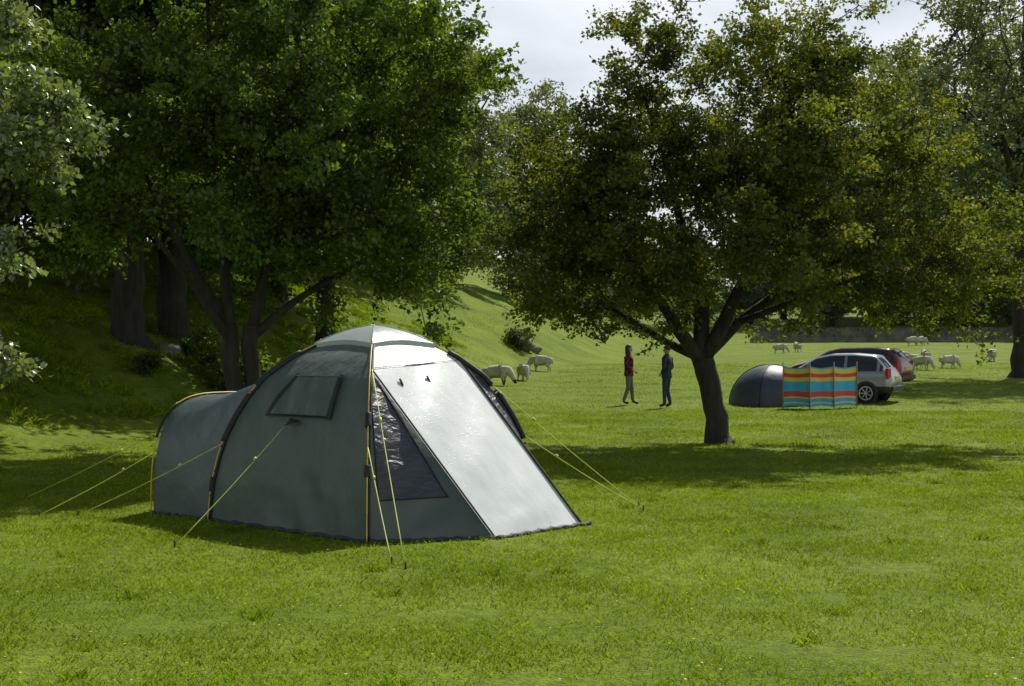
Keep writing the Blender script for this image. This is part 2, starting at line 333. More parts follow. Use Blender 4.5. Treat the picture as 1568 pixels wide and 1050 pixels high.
T_O=make_tree('open',limbset(22,.55,11,7,4),[(0,0,12,7,6,6),(1,0,18,4.6,4.6,3.6),(5,0,10,2.6,3,3),(-5,0,11,2.6,3,3)],230,6,24,.24,M_far,23,rc=1.1,attach_z=5,rterm=.03,maxr=.25,bark=M_barkfar)
for x,y,rz,s in [(-9.25,33,0.3,1.0),(-9.0,36.5,2.2,1.05),(-5.9,43,5.2,.85),(-16,34,1,1.05),(-18,44,4,1.2),(-8.6,50,3.4,1.1)]:  # the smallest oak, behind the sycamore, is added to shade the bank
    plant('oak_tree',T_A,x,y,rz,s,dz=-.15)
woods=empty('background_woodland')
for x,y,rz,s in [(-13,54,1.3,.85),(-19,57,2.6,1.0),(-25,55,.4,1.1),(-15,66,4.4,1.1),(-9.5,66,2.4,.9),(-31,50,5.4,1.2),(-5.5,76,3.1,.7)]:
    plant('woodland_tree',T_D,x,y,rz,s,dz=-.3,parent=woods)
dist=empty('distant_trees')
for x,y,rz,s in [(-4.5,88,0,1.0),(1.8,104,2,1.02),(-9,84,1,1.05),(7,128,1.3,.66),(12,140,3,.7),(19,150,2,.7),(27,155,5,.75),(35,150,4,.75),(43,158,1,.85),(51,152,2.2,.8),(59,160,3.2,.9),(68,150,4.2,.85),(78,160,5.1,.9),(90,165,.6,1.1)]:
    plant('distant_tree',T_F,x,y,rz,s,dz=-.3,parent=dist)
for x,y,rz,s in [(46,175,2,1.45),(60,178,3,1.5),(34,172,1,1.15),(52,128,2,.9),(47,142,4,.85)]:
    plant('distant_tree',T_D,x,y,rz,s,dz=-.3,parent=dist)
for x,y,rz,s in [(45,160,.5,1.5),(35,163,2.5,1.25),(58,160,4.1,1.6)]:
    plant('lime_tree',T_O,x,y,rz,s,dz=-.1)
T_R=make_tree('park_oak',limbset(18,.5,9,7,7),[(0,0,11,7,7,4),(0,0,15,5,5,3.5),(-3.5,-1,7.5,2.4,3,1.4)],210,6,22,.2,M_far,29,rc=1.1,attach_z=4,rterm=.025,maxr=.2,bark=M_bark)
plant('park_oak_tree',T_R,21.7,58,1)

def shrub(name,x,y,s,mat,seed):
    T=make_tree('shrub%d'%seed,[[(0,0,-.05,.03),(0,0,.3,.02),(.1,0,.6,.01)],[(0,0,0,.02),(-.2,.1,.5,.01)]],[(0,0,.5,.45,.45,.4)],18,6,16,.09,mat,seed,rc=.25,attach_z=.1,rterm=.004)
    plant(name,T,x,y,0,s)
shrub('shrub',-6.6,33,1.4,M_syc,41); shrub('shrub',-8.2,31,.6,M_dark,42); shrub('shrub',-7.6,34,1.0,M_syc,43); shrub('shrub',.3,69,1.2,M_dark,44)

# ------------------------------------------------------------ camera / light
cam=bpy.data.cameras.new('camera'); co=bpy.data.objects.new('camera',cam); COL.objects.link(co)
co.location=(0,0,1.75); co.rotation_euler=(math.radians(90.22),0,0)
cam.sensor_width=36; cam.lens=48.2; cam.clip_end=4000; cam.clip_start=.1
scene.camera=co
EL,AZ=math.radians(48),math.radians(27)
sv=Vector((math.sin(AZ)*math.cos(EL),math.cos(AZ)*math.cos(EL),math.sin(EL)))
sl=bpy.data.lights.new('sun','SUN'); sl.energy=5.0; sl.angle=math.radians(.5); sl.color=(1,.95,.86)
so=bpy.data.objects.new('sun',sl); COL.objects.link(so); so.rotation_euler=(-sv).to_track_quat('-Z','Y').to_euler(); so.location=(10,20,30)
w=bpy.data.worlds.new('World'); scene.world=w; w.use_nodes=True; nt=w.node_tree; nt.nodes.clear()
out=nt.nodes.new('ShaderNodeOutputWorld'); bg=nt.nodes.new('ShaderNodeBackground'); L(nt,bg.outputs[0],out.inputs[0]); bg.inputs[1].default_value=.068
sk=nt.nodes.new('ShaderNodeTexSky'); sk.sky_type='NISHITA'; sk.sun_disc=False; sk.sun_elevation=EL; sk.sun_rotation=AZ
tc=nt.nodes.new('ShaderNodeTexCoord'); mp=nt.nodes.new('ShaderNodeMapping'); mp.inputs['Scale'].default_value=(1,1,2.2); L(nt,tc.outputs['Generated'],mp.inputs[0])
n=nt.nodes.new('ShaderNodeTexNoise'); n.inputs['Scale'].default_value=2.6; n.inputs['Detail'].default_value=7; n.inputs['Roughness'].default_value=.5; L(nt,mp.outputs[0],n.inputs[0])
r=nt.nodes.new('ShaderNodeValToRGB'); r.color_ramp.elements[0].position=.26; r.color_ramp.elements[1].position=.54; L(nt,n.outputs[0],r.inputs[0])
sx=nt.nodes.new('ShaderNodeSeparateXYZ'); L(nt,tc.outputs['Generated'],sx.inputs[0])
mr=nt.nodes.new('ShaderNodeMapRange'); mr.inputs[1].default_value=.28; mr.inputs[2].default_value=.6; mr.inputs[3].default_value=1; mr.inputs[4].default_value=.08; L(nt,sx.outputs['Z'],mr.inputs[0])
mu=nt.nodes.new('ShaderNodeMath'); mu.operation='MULTIPLY'; L(nt,r.outputs[0],mu.inputs[0]); L(nt,mr.outputs[0],mu.inputs[1])
mx=nt.nodes.new('ShaderNodeMix'); mx.data_type='RGBA'; L(nt,mu.outputs[0],mx.inputs['Factor']); L(nt,sk.outputs[0],mx.inputs['A']); mx.inputs['B'].default_value=(13.6,14.2,15,1)
L(nt,mx.outputs['Result'],bg.inputs[0])

# ------------------------------------------------------------ main tent
M_fab=pmat('green_tent_fabric',(.068,.095,.080),.45,.12,3,.6,3.5,stretch=(1,1,.5),sheen=.12,dist=.06,drops=False)
M_door=pmat('glare_paled_tent_fabric',(.64,.68,.66),.38,.05,6,.3,3,stretch=(1,1,.4),sheen=.2,dist=.05,drops=True)  # same green fly cloth, with sun glare put into a paler base colour
M_ext=pmat('blue_green_tent_fabric',(.088,.115,.118),.42,.12,3,.5,4,dist=.05)
M_trim=pmat('black_webbing',(.012,.013,.015),.6)
M_pole=pmat('yellow_pole',(.65,.45,.05),.4)
M_guy=pmat('guy_line_cord',(.55,.62,.12),.6)
M_hem=pmat('mud_skirt',(.03,.032,.03),.7,.5,20)
def window_mat():
    m,nt,out=newmat('tent_window_mesh'); b=nt.nodes.new('ShaderNodeBsdfPrincipled'); b.inputs['Base Color'].default_value=(.055,.06,.075,1); b.inputs['Roughness'].default_value=.45; b.inputs['Specular IOR Level'].default_value=.5
    tr=nt.nodes.new('ShaderNodeBsdfTransparent'); mx=nt.nodes.new('ShaderNodeMixShader'); mx.inputs[0].default_value=.88
    tc=nt.nodes.new('ShaderNodeTexCoord'); mp=nt.nodes.new('ShaderNodeMapping'); mp.inputs['Scale'].default_value=(1,1,2.2); mp.inputs['Rotation'].default_value=(0,.6,0); L(nt,tc.outputs['Object'],mp.inputs[0])
    n=nt.nodes.new('ShaderNodeTexNoise'); n.inputs['Scale'].default_value=6; n.inputs['Distortion'].default_value=.8; n.inputs['Detail'].default_value=3; L(nt,mp.outputs[0],n.inputs[0])
    bp=nt.nodes.new('ShaderNodeBump'); bp.inputs['Strength'].default_value=.6; bp.inputs['Distance'].default_value=.06; L(nt,n.outputs[0],bp.inputs['Height']); L(nt,bp.outputs[0],b.inputs['Normal'])
    L(nt,tr.outputs[0],mx.inputs[1]); L(nt,b.outputs[0],mx.inputs[2]); L(nt,mx.outputs[0],out.inputs[0]); return m
M_win=window_mat()
Cc=np.array([-1.42,14.15]); PA=np.array([-1.30,12.29]);PD=np.array([-3.05,13.87]);PF=np.array([.25,14.35]);PG=np.array([-1.5,15.95])
PB=np.array([-.17,12.54,.02]); PC=np.array([.67,13.55,.02])
zt=[0,.2,.4,.65,.85,1.05,1.25,1.45,1.65,1.81]; fr=[1,.99,.975,.94,.90,.84,.765,.665,.5,.31]
def pole(P,z,k=1.0):
    q=Cc+(P-Cc)*float(np.interp(z,zt,fr))*k; return np.array([q[0],q[1],z+.0])
def panel(P1,P2,z0a,z1a,z0b,z1b,sag=.04):
    def fn(u,v):
        a=pole(P1,z0a+(z1a-z0a)*v); b=pole(P2,z0b+(z1b-z0b)*v); p=a*(1-u)+b*u
        c=np.array([Cc[0],Cc[1],p[2]]); s=math.sin(math.pi*u)*sag*math.sin(math.pi*min(1,v*1.0+.08))
        s+=.007*math.sin(v*19+u*7)*math.sin(u*11+v*3)*math.sin(math.pi*u)+.006*math.sin(26*(u+v*.6))*math.sin(math.pi*u)*(1-v)
        return p+(c-p)*s
    return fn
torg=(Cc[0],Cc[1],0); tent=empty('camping_tent',torg)
mb=MB(); ZT=1.81
DA=panel(PD,PA,0,ZT,0,ZT)
mb.grid(DA,40,44,0); mb.grid(panel(PG,PD,1.40,ZT,1.40,ZT),10,8,0); mb.grid(panel(PF,PG,0,ZT,0,ZT),12,20,0)
obj('dome_flysheet',mb.mesh('dome_fly',[M_fab],True,torg),tent)
P1=pole(PA,1.55); P2=pole(PF,1.62)
mb=MB(); mb.grid(panel(PA,PF,1.55,ZT,1.62,ZT,.02),12,5,0)
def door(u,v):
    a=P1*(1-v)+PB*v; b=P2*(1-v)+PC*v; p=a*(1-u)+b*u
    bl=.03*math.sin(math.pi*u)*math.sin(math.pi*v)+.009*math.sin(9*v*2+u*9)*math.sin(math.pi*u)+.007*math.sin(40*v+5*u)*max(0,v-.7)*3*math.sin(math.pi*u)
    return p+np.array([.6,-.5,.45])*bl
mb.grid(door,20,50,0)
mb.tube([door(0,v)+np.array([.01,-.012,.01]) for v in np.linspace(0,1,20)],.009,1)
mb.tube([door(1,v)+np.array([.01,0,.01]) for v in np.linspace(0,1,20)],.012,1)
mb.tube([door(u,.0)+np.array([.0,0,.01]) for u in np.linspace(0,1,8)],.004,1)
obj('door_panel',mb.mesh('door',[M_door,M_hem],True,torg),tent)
mb=MB()
def lwing(u,v):
    a=pole(PA,1.55*(1-v)); b=P1*(1-v)+PB*v; return a*(1-u)+b*u+np.array([.0,.03,0])*math.sin(math.pi*u)*math.sin(math.pi*v)+np.array([.0,.008,0])*math.sin(u*9+v*33)*math.sin(math.pi*u)
def rwing(u,v):
    a=pole(PF,1.62*(1-v)); b=P2*(1-v)+PC*v; return a*(1-u)+b*u
wm=lambda u,v: 1 if (.12<u<.84 and .10<v<.76) else 0
mb.grid(lwing,28,50,wm); mb.grid(rwing,28,50,lambda u,v:1 if (.14<u<.84 and .1<v<.7) else 0)
obj('porch_wings',mb.mesh('wings',[M_fab,M_win],True,torg),tent)
mb=MB()
rim=[lwing(.12,v) for v in np.linspace(.10,.76,16)]+[lwing(u,.76) for u in np.linspace(.14,.84,8)]+[lwing(.84,v) for v in np.linspace(.76,.10,16)]
mb.tube([p+np.array([0,-.008,0]) for p in rim],.006,0)
obj('window_piping',mb.mesh('piping',[M_trim],True,torg),tent)
mb=MB(); ap=np.array([Cc[0],Cc[1],1.99])
cor=[]
for P_ in (PA,PF,PG,PD):
    q=pole(P_,1.80,1.16); q[2]=1.80; cor.append(q)
for i in range(4):
    a,b=cor[i],cor[(i+1)%4]
    def cap(u,v,a=a,b=b):
        e=a*(1-u)+b*u; m=(a+b)/2; e=e+(np.array([Cc[0],Cc[1],e[2]])-e)*.10*math.sin(math.pi*u)+np.array([0,0,.035])*math.sin(math.pi*u)
        p=e*(1-v)+ap*v; p[2]+=.03*math.sin(math.pi*v); return p
    mb.grid(cap,10,8,0); mb.grid(lambda u,v,cap=cap: cap(u,0)-np.array([0,0,.05*v]),10,1,0)
    mb.tube([cap(0,v)+np.array([0,0,.004]) for v in np.linspace(0,1,9)],.006,0)
M_cap=pmat('glare_paled_cap_fabric',(.36,.41,.39),.34,.06,6,.3,5,dist=.04,drops=True)  # cap is fly cloth too, base colour lightened to carry the sun glare
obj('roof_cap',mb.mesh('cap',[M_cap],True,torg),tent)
EP=np.array([-3.78,14.47]); E2=np.array([-2.65,16.15])
def hoop1(t): 
    if t<.36: return pole(PD,1.45*t/.36)
    if t>.64: return pole(PG,1.45*(1-t)/.36)
    u=(t-.36)/.28; p=pole(PD,1.45)*(1-u)+pole(PG,1.45)*u; p[2]+=.09*math.sin(math.pi*u); return p
def hoop2(t,k=1,hh=1.24):
    a=math.pi*t; c=-math.cos(a); s=math.sin(a); c=math.copysign(abs(c)**.62,c); s=abs(s)**.62
    m=(EP+E2)/2; q=m+(E2-EP)/2*c*k; return np.array([q[0],q[1],hh*s])
mb=MB()
def ext(u,v):
    a=hoop1(v);b=hoop2(v); p=a*(1-u)+b*u; p[2]-=.07*math.sin(math.pi*u)*math.sin(math.pi*v)+.012*math.sin(v*40+u*9)*math.sin(math.pi*u); return p
mb.grid(ext,14,60,0)
nrm=np.array([-(E2-EP)[1],(E2-EP)[0],0]); nrm/=np.linalg.norm(nrm)
def endc(u,v):
    m=(EP+E2)/2; c=np.array([m[0],m[1],.35]); p=hoop2(v)*(1-u)+c*u; 
    return p+nrm*.28*math.sin(math.pi/2*min(1,u*1.2))*(1 if p[2]>.0 else 0)*min(1,p[2]/.3+.15)
mb.grid(endc,8,36,0)
obj('bedroom_flysheet',mb.mesh('bedroom',[M_ext],True,torg),tent)
mb=MB()
def outp(P_,z,o=.018):
    p=pole(P_,z); d=np.array([P_[0]-Cc[0],P_[1]-Cc[1],0]); d/=np.linalg.norm(d); return p+d*o+np.array([0,0,o*.5])
for P_ in (PA,PD,PF,PG):
    mb.tube([outp(P_,z,.028) for z in np.linspace(0,1.83,34)],.0065,1)
    if P_ is PA: segs=[(1.02,1.14),(.58,.68)]
    else: segs=[(.80,1.28),(1.36,1.70),(.3,.44)]
    for a,b in segs: mb.tube([outp(P_,z,.018) for z in np.linspace(a,b,14)],.030,0,8)
    for z in (.25,.5,.75,1.3,1.5): mb.tube([outp(P_,z,0),outp(P_,z,.03)],.012,0)
mb.tube([outp(PA,z,.004)+np.array([.018,0,0]) for z in np.linspace(.02,1.8,34)],.014,0)
mb.tube([outp(PD,z,.004)+np.array([.0,-.014,0]) for z in np.linspace(.02,1.8,34)],.014,0)
mb.tube([hoop2(t,1.02,1.26)+nrm*.02 for t in np.linspace(0,1,40)],.007,1)
mb.tube([hoop2(t,1.025,1.265)+nrm*.02 for t in np.linspace(.16,.34,10)],.014,0)
obj('poles',mb.mesh('poles',[M_trim,M_pole],True,torg),tent)
mb=MB()
def hem(fn,a,b,n=24):
    pts=[np.array(fn(a+(b-a)*i/n)) for i in range(n+1)]
    pts=[np.array([p[0]+.01*math.sin(i*2.7),p[1]+.012*math.sin(i*1.3),.014+.008*math.sin(i*1.9)]) for i,p in enumerate(pts)]
    mb.tube(pts,.024,0,6)
hem(lambda t:DA(t,0),0,1); hem(lambda t:lwing(t,1),0,1); hem(lambda t:door(t,1)+np.array([.03,-.03,0]),0,1.08); hem(lambda t:ext(t,0),0,1); hem(lambda t:rwing(t,1),0,1)
obj('hem',mb.mesh('hem',[M_hem],True,torg),tent)
mb=MB(); outn=np.array([-.66,-.70,.28])
def flap(u,v):
    z=1.09+(1.47-1.09)*v; uu=(.23+.07*v)+u*(.48-.03*v); p=DA(uu,z/ZT); return p+outn*(.026+.02*math.sin(math.pi*u)*(1-v)+.006*math.sin(u*17+v*5))
mb.grid(flap,16,10,0); 
for uu in (0,1): 
    mb.grid(lambda a,b,uu=uu: flap(uu+(a-.5)*.07,-.05+1.1*b)+outn*.006,2,8,1)
mb.tube([flap(u,0)+outn*.004 for u in np.linspace(0,1,8)],.007,1); mb.tube([flap(u,1)+outn*.004 for u in np.linspace(0,1,8)],.006,0)
v0=DA(.42,1.06/ZT)+outn*.03; v1=DA(.50,1.04/ZT)+outn*.03; v2=DA(.44,.97/ZT)+outn*.10
mb.add([v0,v1,v2],[(0,1,2)],1)
for u0 in (.08,.38):
    p=door(u0+.12,.07); mb.tube([p+np.array([.02,-.02,0]),p+np.array([.05,-.03,-.07])],.012,1)
obj('vent_flap',mb.mesh('vent',[M_fab,M_trim],True,torg),tent)
def gp(px,py):
    d=2100*1.75/(py-533.); return ((px-784)/2100*d,d,.01)
mb=MB()
def guy(a,b):
    a=Vector(a);b=Vector((b[0],b[1],tz(b[0],b[1])+.01)); pts=[a.lerp(b,t)-Vector((0,0,.02*math.sin(math.pi*t))) for t in np.linspace(0,1,7)]
    mb.tube(pts,.0048,0,5); mb.tube([b+Vector((0,0,.05)),b-Vector((0,0,.03))],.008,1,5); q=a.lerp(b,.28); mb.tube([q,q+(b-a)*.02],.012,0,5)
guy(v2,gp(268,836)); guy(outp(PA,.85),gp(600,864)); guy(P1+np.array([.02,-.03,0]),gp(621,872))
guy(outp(PD,.78),gp(120,790)); guy(hoop2(.2),gp(40,762)); guy(hoop2(.12),gp(60,790))
guy(outp(PF,1.4),gp(985,781)); guy(outp(PF,.85),gp(978,776)); guy(outp(PG,1.2),(-1.2,18.2)); guy(hoop2(.8),(-4.2,17.6))
obj('guy_lines',mb.mesh('guys',[M_guy,M_trim],True,torg),tent)

# ------------------------------------------------------------ small tent and windbreak
M_navy=pmat('navy_tent_fabric',(.05,.062,.09),.5,.15,4,.3,6); M_grey=pmat('grey_tent_fabric',(.2,.22,.26),.5)
bx,by=(1181-784)/2100*39.0,39.0; bz=tz(bx,by)
t2=empty('dome_tent',(bx,by,bz)); mb=MB()
def dome(u,v):
    a=2*math.pi*u; e=v*math.pi/2; r=math.cos(e)**.95; sq=1/max(abs(math.cos(a)),abs(math.sin(a)))**.35
    return (1.1*r*sq*math.cos(a)-.0,1.05*r*sq*math.sin(a),1.14*math.sin(e)**1.0)
mb.grid(dome,40,14,lambda u,v:1 if v>.93 or (.70<u<.78 and v>.6) else 0)
obj('flysheet',mb.mesh('dome2',[M_navy,M_grey],True),t2,rot=(0,0,.35))
mb=MB()
for k in range(4):
    u=(k+.5)/4; mb.tube([np.array(dome(u,v))*1.01 for v in np.linspace(0,1,12)],.012,0)
obj('poles',mb.mesh('dome2p',[M_trim],True),t2,rot=(0,0,.35))
cc={'c':(.05,.40,.68),'y':(.75,.54,.10),'r':(.62,.07,.06)}
wmats=[pmat('windbreak_'+k,v,.7,.05) for k,v in cc.items()]+[pmat('pole_wood',(.3,.22,.12),.6)]
wpts=[((px-784)/2100*y,y) for px,y in ((1199,37.3),(1240,36.9),(1277,37.2),(1312,37.9))]
wb=empty('windbreak',(wpts[1][0],wpts[1][1],tz(*wpts[1]))); mb=MB(); off=wb.location
bands=[('c',.05),('y',.10),('r',.11),('y',.09),('c',.27),('r',.13),('y',.04),('c',.10),('y',.05),('c',.06)]; ed=np.cumsum([0]+[b[1] for b in bands])/sum(b[1] for b in bands)
for i in range(3):
    a,b=wpts[i],wpts[i+1]
    def fn(u,v,a=a,b=b):
        x=a[0]*(1-u)+b[0]*u;y=a[1]*(1-u)+b[1]*u; top=1.16-.05*math.sin(math.pi*u); z0=.05+.04*math.sin(math.pi*u)
        return (x,y+.12*math.sin(math.pi*u)+.02*math.sin(u*14+v*2),off.z+z0+(top-z0)*v)
    def mf(u,v):
        k=int(np.searchsorted(ed,1-v))-1; return 'cyr'.index(bands[min(max(k,0),len(bands)-1)][0])
    mb.grid(fn,10,50,mf)
for a in wpts: mb.tube([(a[0],a[1]-.01,off.z-.1),(a[0],a[1]-.01,off.z+1.28)],.016,3)
obj('striped_cloth',mb.mesh('wb',wmats,True,off),wb)

# ------------------------------------------------------------ cars
M_glass=pmat('car_glass',(.02,.025,.03),.06,0,2,spec=.8); M_tyre=pmat('tyre',(.012,.012,.012),.8); M_alloy=pmat('alloy',(.5,.5,.52),.35,metal=.8)
M_red=pmat('tail_light',(.5,.02,.015),.2); M_plate=pmat('plate',(.7,.55,.1),.5); M_black=pmat('black_plastic',(.02,.02,.02),.5); M_head=pmat('headlamp',(.7,.7,.72),.1)
def car(name,paint,x,y,rz,st,Ln,W):
    e=empty(name,(x,y,tz(x,y)),(0,0,rz))
    st=np.array(st); xs=np.linspace(0,1,45)*Ln
    f=[np.interp(xs,st[:,0],st[:,k]) for k in range(1,6)]
    V=[];F=[];Mi=[]
    for i,xx in enumerate(xs):
        zb,hw,zl,ztp,ht=[q[i] for q in f]
        pts=[(0,zb),(hw*.92,zb),(hw*.985,zb+.06),(hw,zb+(zl-zb)*.35),(hw*1.0,zb+(zl-zb)*.6),(hw*.97,zb+(zl-zb)*.9),(hw*.93,zl),
             (hw*.93*.5+ht*.5+.012,(zl+ztp-.06)/2),(ht+.01,ztp-.07 if ztp-zl>.12 else zl+(ztp-zl)*.5),(ht-.07,ztp-.015),(ht*.5,ztp),(0,ztp+.01)]
        V+=[(xx,p[0],p[1]) for p in pts]+[(xx,-p[0],p[1]) for p in pts[-2:0:-1]]
    n=22
    for i in range(len(xs)-1):
        xm=(xs[i]+xs[i+1])/2; zl=np.interp(xm,st[:,0],st[:,3]); ztp=np.interp(xm,st[:,0],st[:,4])
        for j in range(n):
            F.append((i*n+j,i*n+(j+1)%n,(i+1)*n+(j+1)%n,(i+1)*n+j)); m=0
            jj=j if j<11 else 21-j
            if jj in (6,7) and ztp-zl>.2:
                m=1
                for px in e_pill: 
                    if abs(xm-px)<.045: m=0
            if jj>=9:
                for a,b in e_glass:
                    if a<xm<b: m=1
            if jj in (0,1,2): m=2
            Mi.append(m)
    F.append(tuple(range(n))[::-1]);F.append(tuple((len(xs)-1)*n+j for j in range(n)));Mi+=[0,0]
    me=bpy.data.meshes.new(name+'_body'); me.from_pydata(V,[],F)
    for m in (paint,M_glass,M_black): me.materials.append(m)
    me.polygons.foreach_set('material_index',Mi); me.polygons.foreach_set('use_smooth',[True]*len(F)); me.update()
    obj('body',me,e)
    mb=MB()
    for wx in e_wheels:
        for s in(-1,1):
            yw=s*(W/2-.0)
            def disc(r0,r1,y0,m,nn=28):
                Vd=[];Fd=[]
                for k in range(nn):
                    a=2*math.pi*k/nn; Vd+= [(wx+r0*math.cos(a),y0,.29+r0*math.sin(a)),(wx+r1*math.cos(a),y0,.29+r1*math.sin(a))]
                for k in range(nn): Fd.append((2*k,2*k+1,(2*k+3)%(2*nn),(2*k+2)%(2*nn)))
                mb.add(Vd,Fd,m)
            disc(.0,.355,yw+s*.004,0); mb.tube([(wx,yw-s*.17,.29),(wx,yw+s*.0,.29),(wx,yw+s*.022,.29)],[.29,.295,.27],1,28)
            disc(.175,.205,yw+s*.026,2); disc(0,.05,yw+s*.03,2)
            for k in range(7):
                a=k*2*math.pi/7; mb.tube([(wx+.04*math.cos(a),yw+s*.026,.29+.04*math.sin(a)),(wx+.19*math.cos(a),yw+s*.026,.29+.19*math.sin(a))],.018,2,5)
    obj('wheels',mb.mesh(name+'_w',[M_black,M_tyre,M_alloy],False),e)
    mb=MB()
    for s in(-1,1):
        mb.box((.10,s*(W/2-.10),.86),(.045,.085,.15),0,rz=s*-.35); mb.box((Ln-.13,s*(W/2-.22),.66),(.08,.13,.075),3,rz=s*-.4)
        mb.box((Ln*.62,s*(W/2+.03),.98),(.07,.09,.06),2); mb.box((Ln*.47,s*(W/2+.002),.74),(.08,.012,.014),2)
        mb.box((Ln*.5,s*(W/2+.004),.5),(Ln*.2,.01,.03),2)
        mb.box((Ln*.36,s*(W/2-.006),.62),(.006,.012,.28),2); mb.box((Ln*.66,s*(W/2-.006),.62),(.006,.012,.26),2)
    mb.box((-.005,0,.72),(.012,.26,.06),1); mb.box((.0,0,.42),(.05,W/2-.12,.07),2); mb.box((Ln-.0,0,.4),(.03,W/2-.2,.08),2); mb.box((.28,.0,1.3),(.05,.03,.02),2)
    obj('lights_and_trim',mb.mesh(name+'_t',[M_red,M_plate,M_black,M_head],False),e)
    return e
hatch=[(0,.32,.68,.70,.74,.60),(.06,.28,.77,.86,.92,.62),(.16,.26,.81,.93,1.02,.60),(.5,.24,.825,.93,1.40,.56),(1.1,.2,.83,.92,1.45,.57),(1.8,.2,.83,.92,1.44,.57),(2.25,.2,.83,.92,1.35,.56),(2.9,.22,.82,.90,.98,.62),(3.4,.24,.80,.80,.86,.60),(3.72,.26,.70,.66,.71,.52),(3.82,.32,.58,.56,.6,.45)]
e_pill=[.42,1.32,2.5]; e_glass=[(.17,.46),(2.3,2.9)]; e_wheels=[.72,3.12]
M_silver=pmat('silver_paint',(.26,.29,.29),.3,.03,metal=.35,coat=.4); M_maroon=pmat('maroon_paint',(.15,.009,.011),.3,.03,coat=.4)
a=math.radians(28)
rx,ry=(1374-784)/2100*40.3,40.3
car('hatchback_car',M_silver,rx,ry,math.pi-a,hatch,3.82,1.65)
est=[(0,.32,.70,.74,.78,.62),(.08,.28,.80,.92,.98,.64),(.18,.26,.84,.96,1.1,.62),(.45,.24,.85,.96,1.42,.58),(1.1,.2,.86,.95,1.47,.6),(2.2,.2,.86,.94,1.46,.6),(2.7,.2,.86,.94,1.36,.58),(3.4,.22,.84,.92,1.0,.64),(3.9,.24,.80,.80,.88,.6),(4.3,.26,.70,.66,.7,.5),(4.4,.32,.6,.56,.6,.45)]
e_pill=[.42,1.3,2.2,3.0]; e_glass=[(.19,.44),(2.75,3.4)]; e_wheels=[.8,3.55]
car('estate_car',M_maroon,(1390-784)/2100*48,48,math.pi-math.radians(34),est,4.4,1.7)

# ------------------------------------------------------------ dry-stone wall
M_stone=pmat('limestone',(.12,.115,.10),.9,.5,.9,.5,9); mb=MB()
def wy_(x): return 119+1.5*math.sin(x*.05)+.03*x
for row in range(7):
    x=21.+rng.uniform(0,.3)
    while x<95:
        l=rng.uniform(.28,.6)
        y=wy_(x+l/2); z=tz(x,y)-.05+row*.165; mb.box((x+l/2,y+rng.uniform(-.04,.04),z+.09),(l/2-.01,.28-row*.018,.078),0,rz=rng.uniform(-.05,.05)); x+=l
x=21.
while x<95:
    y=wy_(x); mb.box((x,y,tz(x,y)+1.17),(.07,.2,.11+rng.uniform(-.06,.06)),0,rz=rng.uniform(-.15,.15)); x+=rng.uniform(.15,.24)
obj('dry_stone_wall',mb.mesh('wall',[M_stone]))
def rock(x,y,s,seed):
    bm=bmesh.new(); bmesh.ops.create_icosphere(bm,subdivisions=3,radius=s); r=np.random.default_rng(seed); k=r.normal(size=(5,3))*2/s; ph=r.uniform(0,6,5)
    for v in bm.verts:
        c=np.array(v.co); f=1+.09*sum(math.sin(float(k[i]@c)+ph[i]) for i in range(5)); v.co=Vector(c*f*np.array([1.2,.9,.65]))
    me=bpy.data.meshes.new('rock'); bm.to_mesh(me); bm.free(); me.materials.append(M_stone); obj('boulder',me,None,(x,y,tz(x,y)+s*.25))
rock(.5,70,.5,1); rock(1.1,71,.35,2); rock(-8.4,33.5,.3,3)

# ------------------------------------------------------------ skinned figures
def skin(name,V,E_,R,mats,fm,levels=2,root=0):
    me=bpy.data.meshes.new(name+'_sk'); me.from_pydata(V,E_,[]); o=bpy.data.objects.new(name+'_sk',me); COL.objects.link(o)
    md=o.modifiers.new('s','SKIN'); md.use_smooth_shade=True
    for i,d in enumerate(me.skin_vertices[0].data):
        r=R[i]; d.radius=r if hasattr(r,'__len__') else (r,r); d.use_root=(i==root)
    sb=o.modifiers.new('b','SUBSURF'); sb.levels=levels; sb.render_levels=levels
    dg=bpy.context.evaluated_depsgraph_get(); m2=bpy.data.meshes.new_from_object(o.evaluated_get(dg)); bpy.data.objects.remove(o)
    m2.materials.clear()
    for m in mats: m2.materials.append(m)
    for p in m2.polygons: p.material_index=fm(p.center); p.use_smooth=True
    m2.name=name; return m2
M_skin=pmat('skin',(.45,.27,.19),.5); M_hair=pmat('dark_hair',(.03,.02,.013),.6,.3,30); M_jeans=pmat('jeans',(.03,.045,.08),.85,.25,12,.4,20); M_khaki=pmat('grey_trousers',(.16,.15,.12),.85,.2,12,.4,20); M_shoe=pmat('shoe',(.03,.025,.02),.6)
M_coat=pmat('navy_jacket',(.02,.028,.05),.8,.3,10,.4,15); M_eye=pmat('eye',(.02,.02,.02),.2); M_lip=pmat('lips',(.3,.12,.1),.5)
def plaid():
    m,nt,out=newmat('red_plaid_shirt'); b=nt.nodes.new('ShaderNodeBsdfPrincipled'); L(nt,b.outputs[0],out.inputs[0]); b.inputs['Roughness'].default_value=.85
    tc=nt.nodes.new('ShaderNodeTexCoord'); c=nt.nodes.new('ShaderNodeTexChecker'); c.inputs['Scale'].default_value=11; L(nt,tc.outputs['Object'],c.inputs[0])
    c.inputs['Color1'].default_value=(.20,.025,.02,1); c.inputs['Color2'].default_value=(.03,.01,.012,1); L(nt,c.outputs[0],b.inputs['Base Color']); return m
M_plaid=plaid()
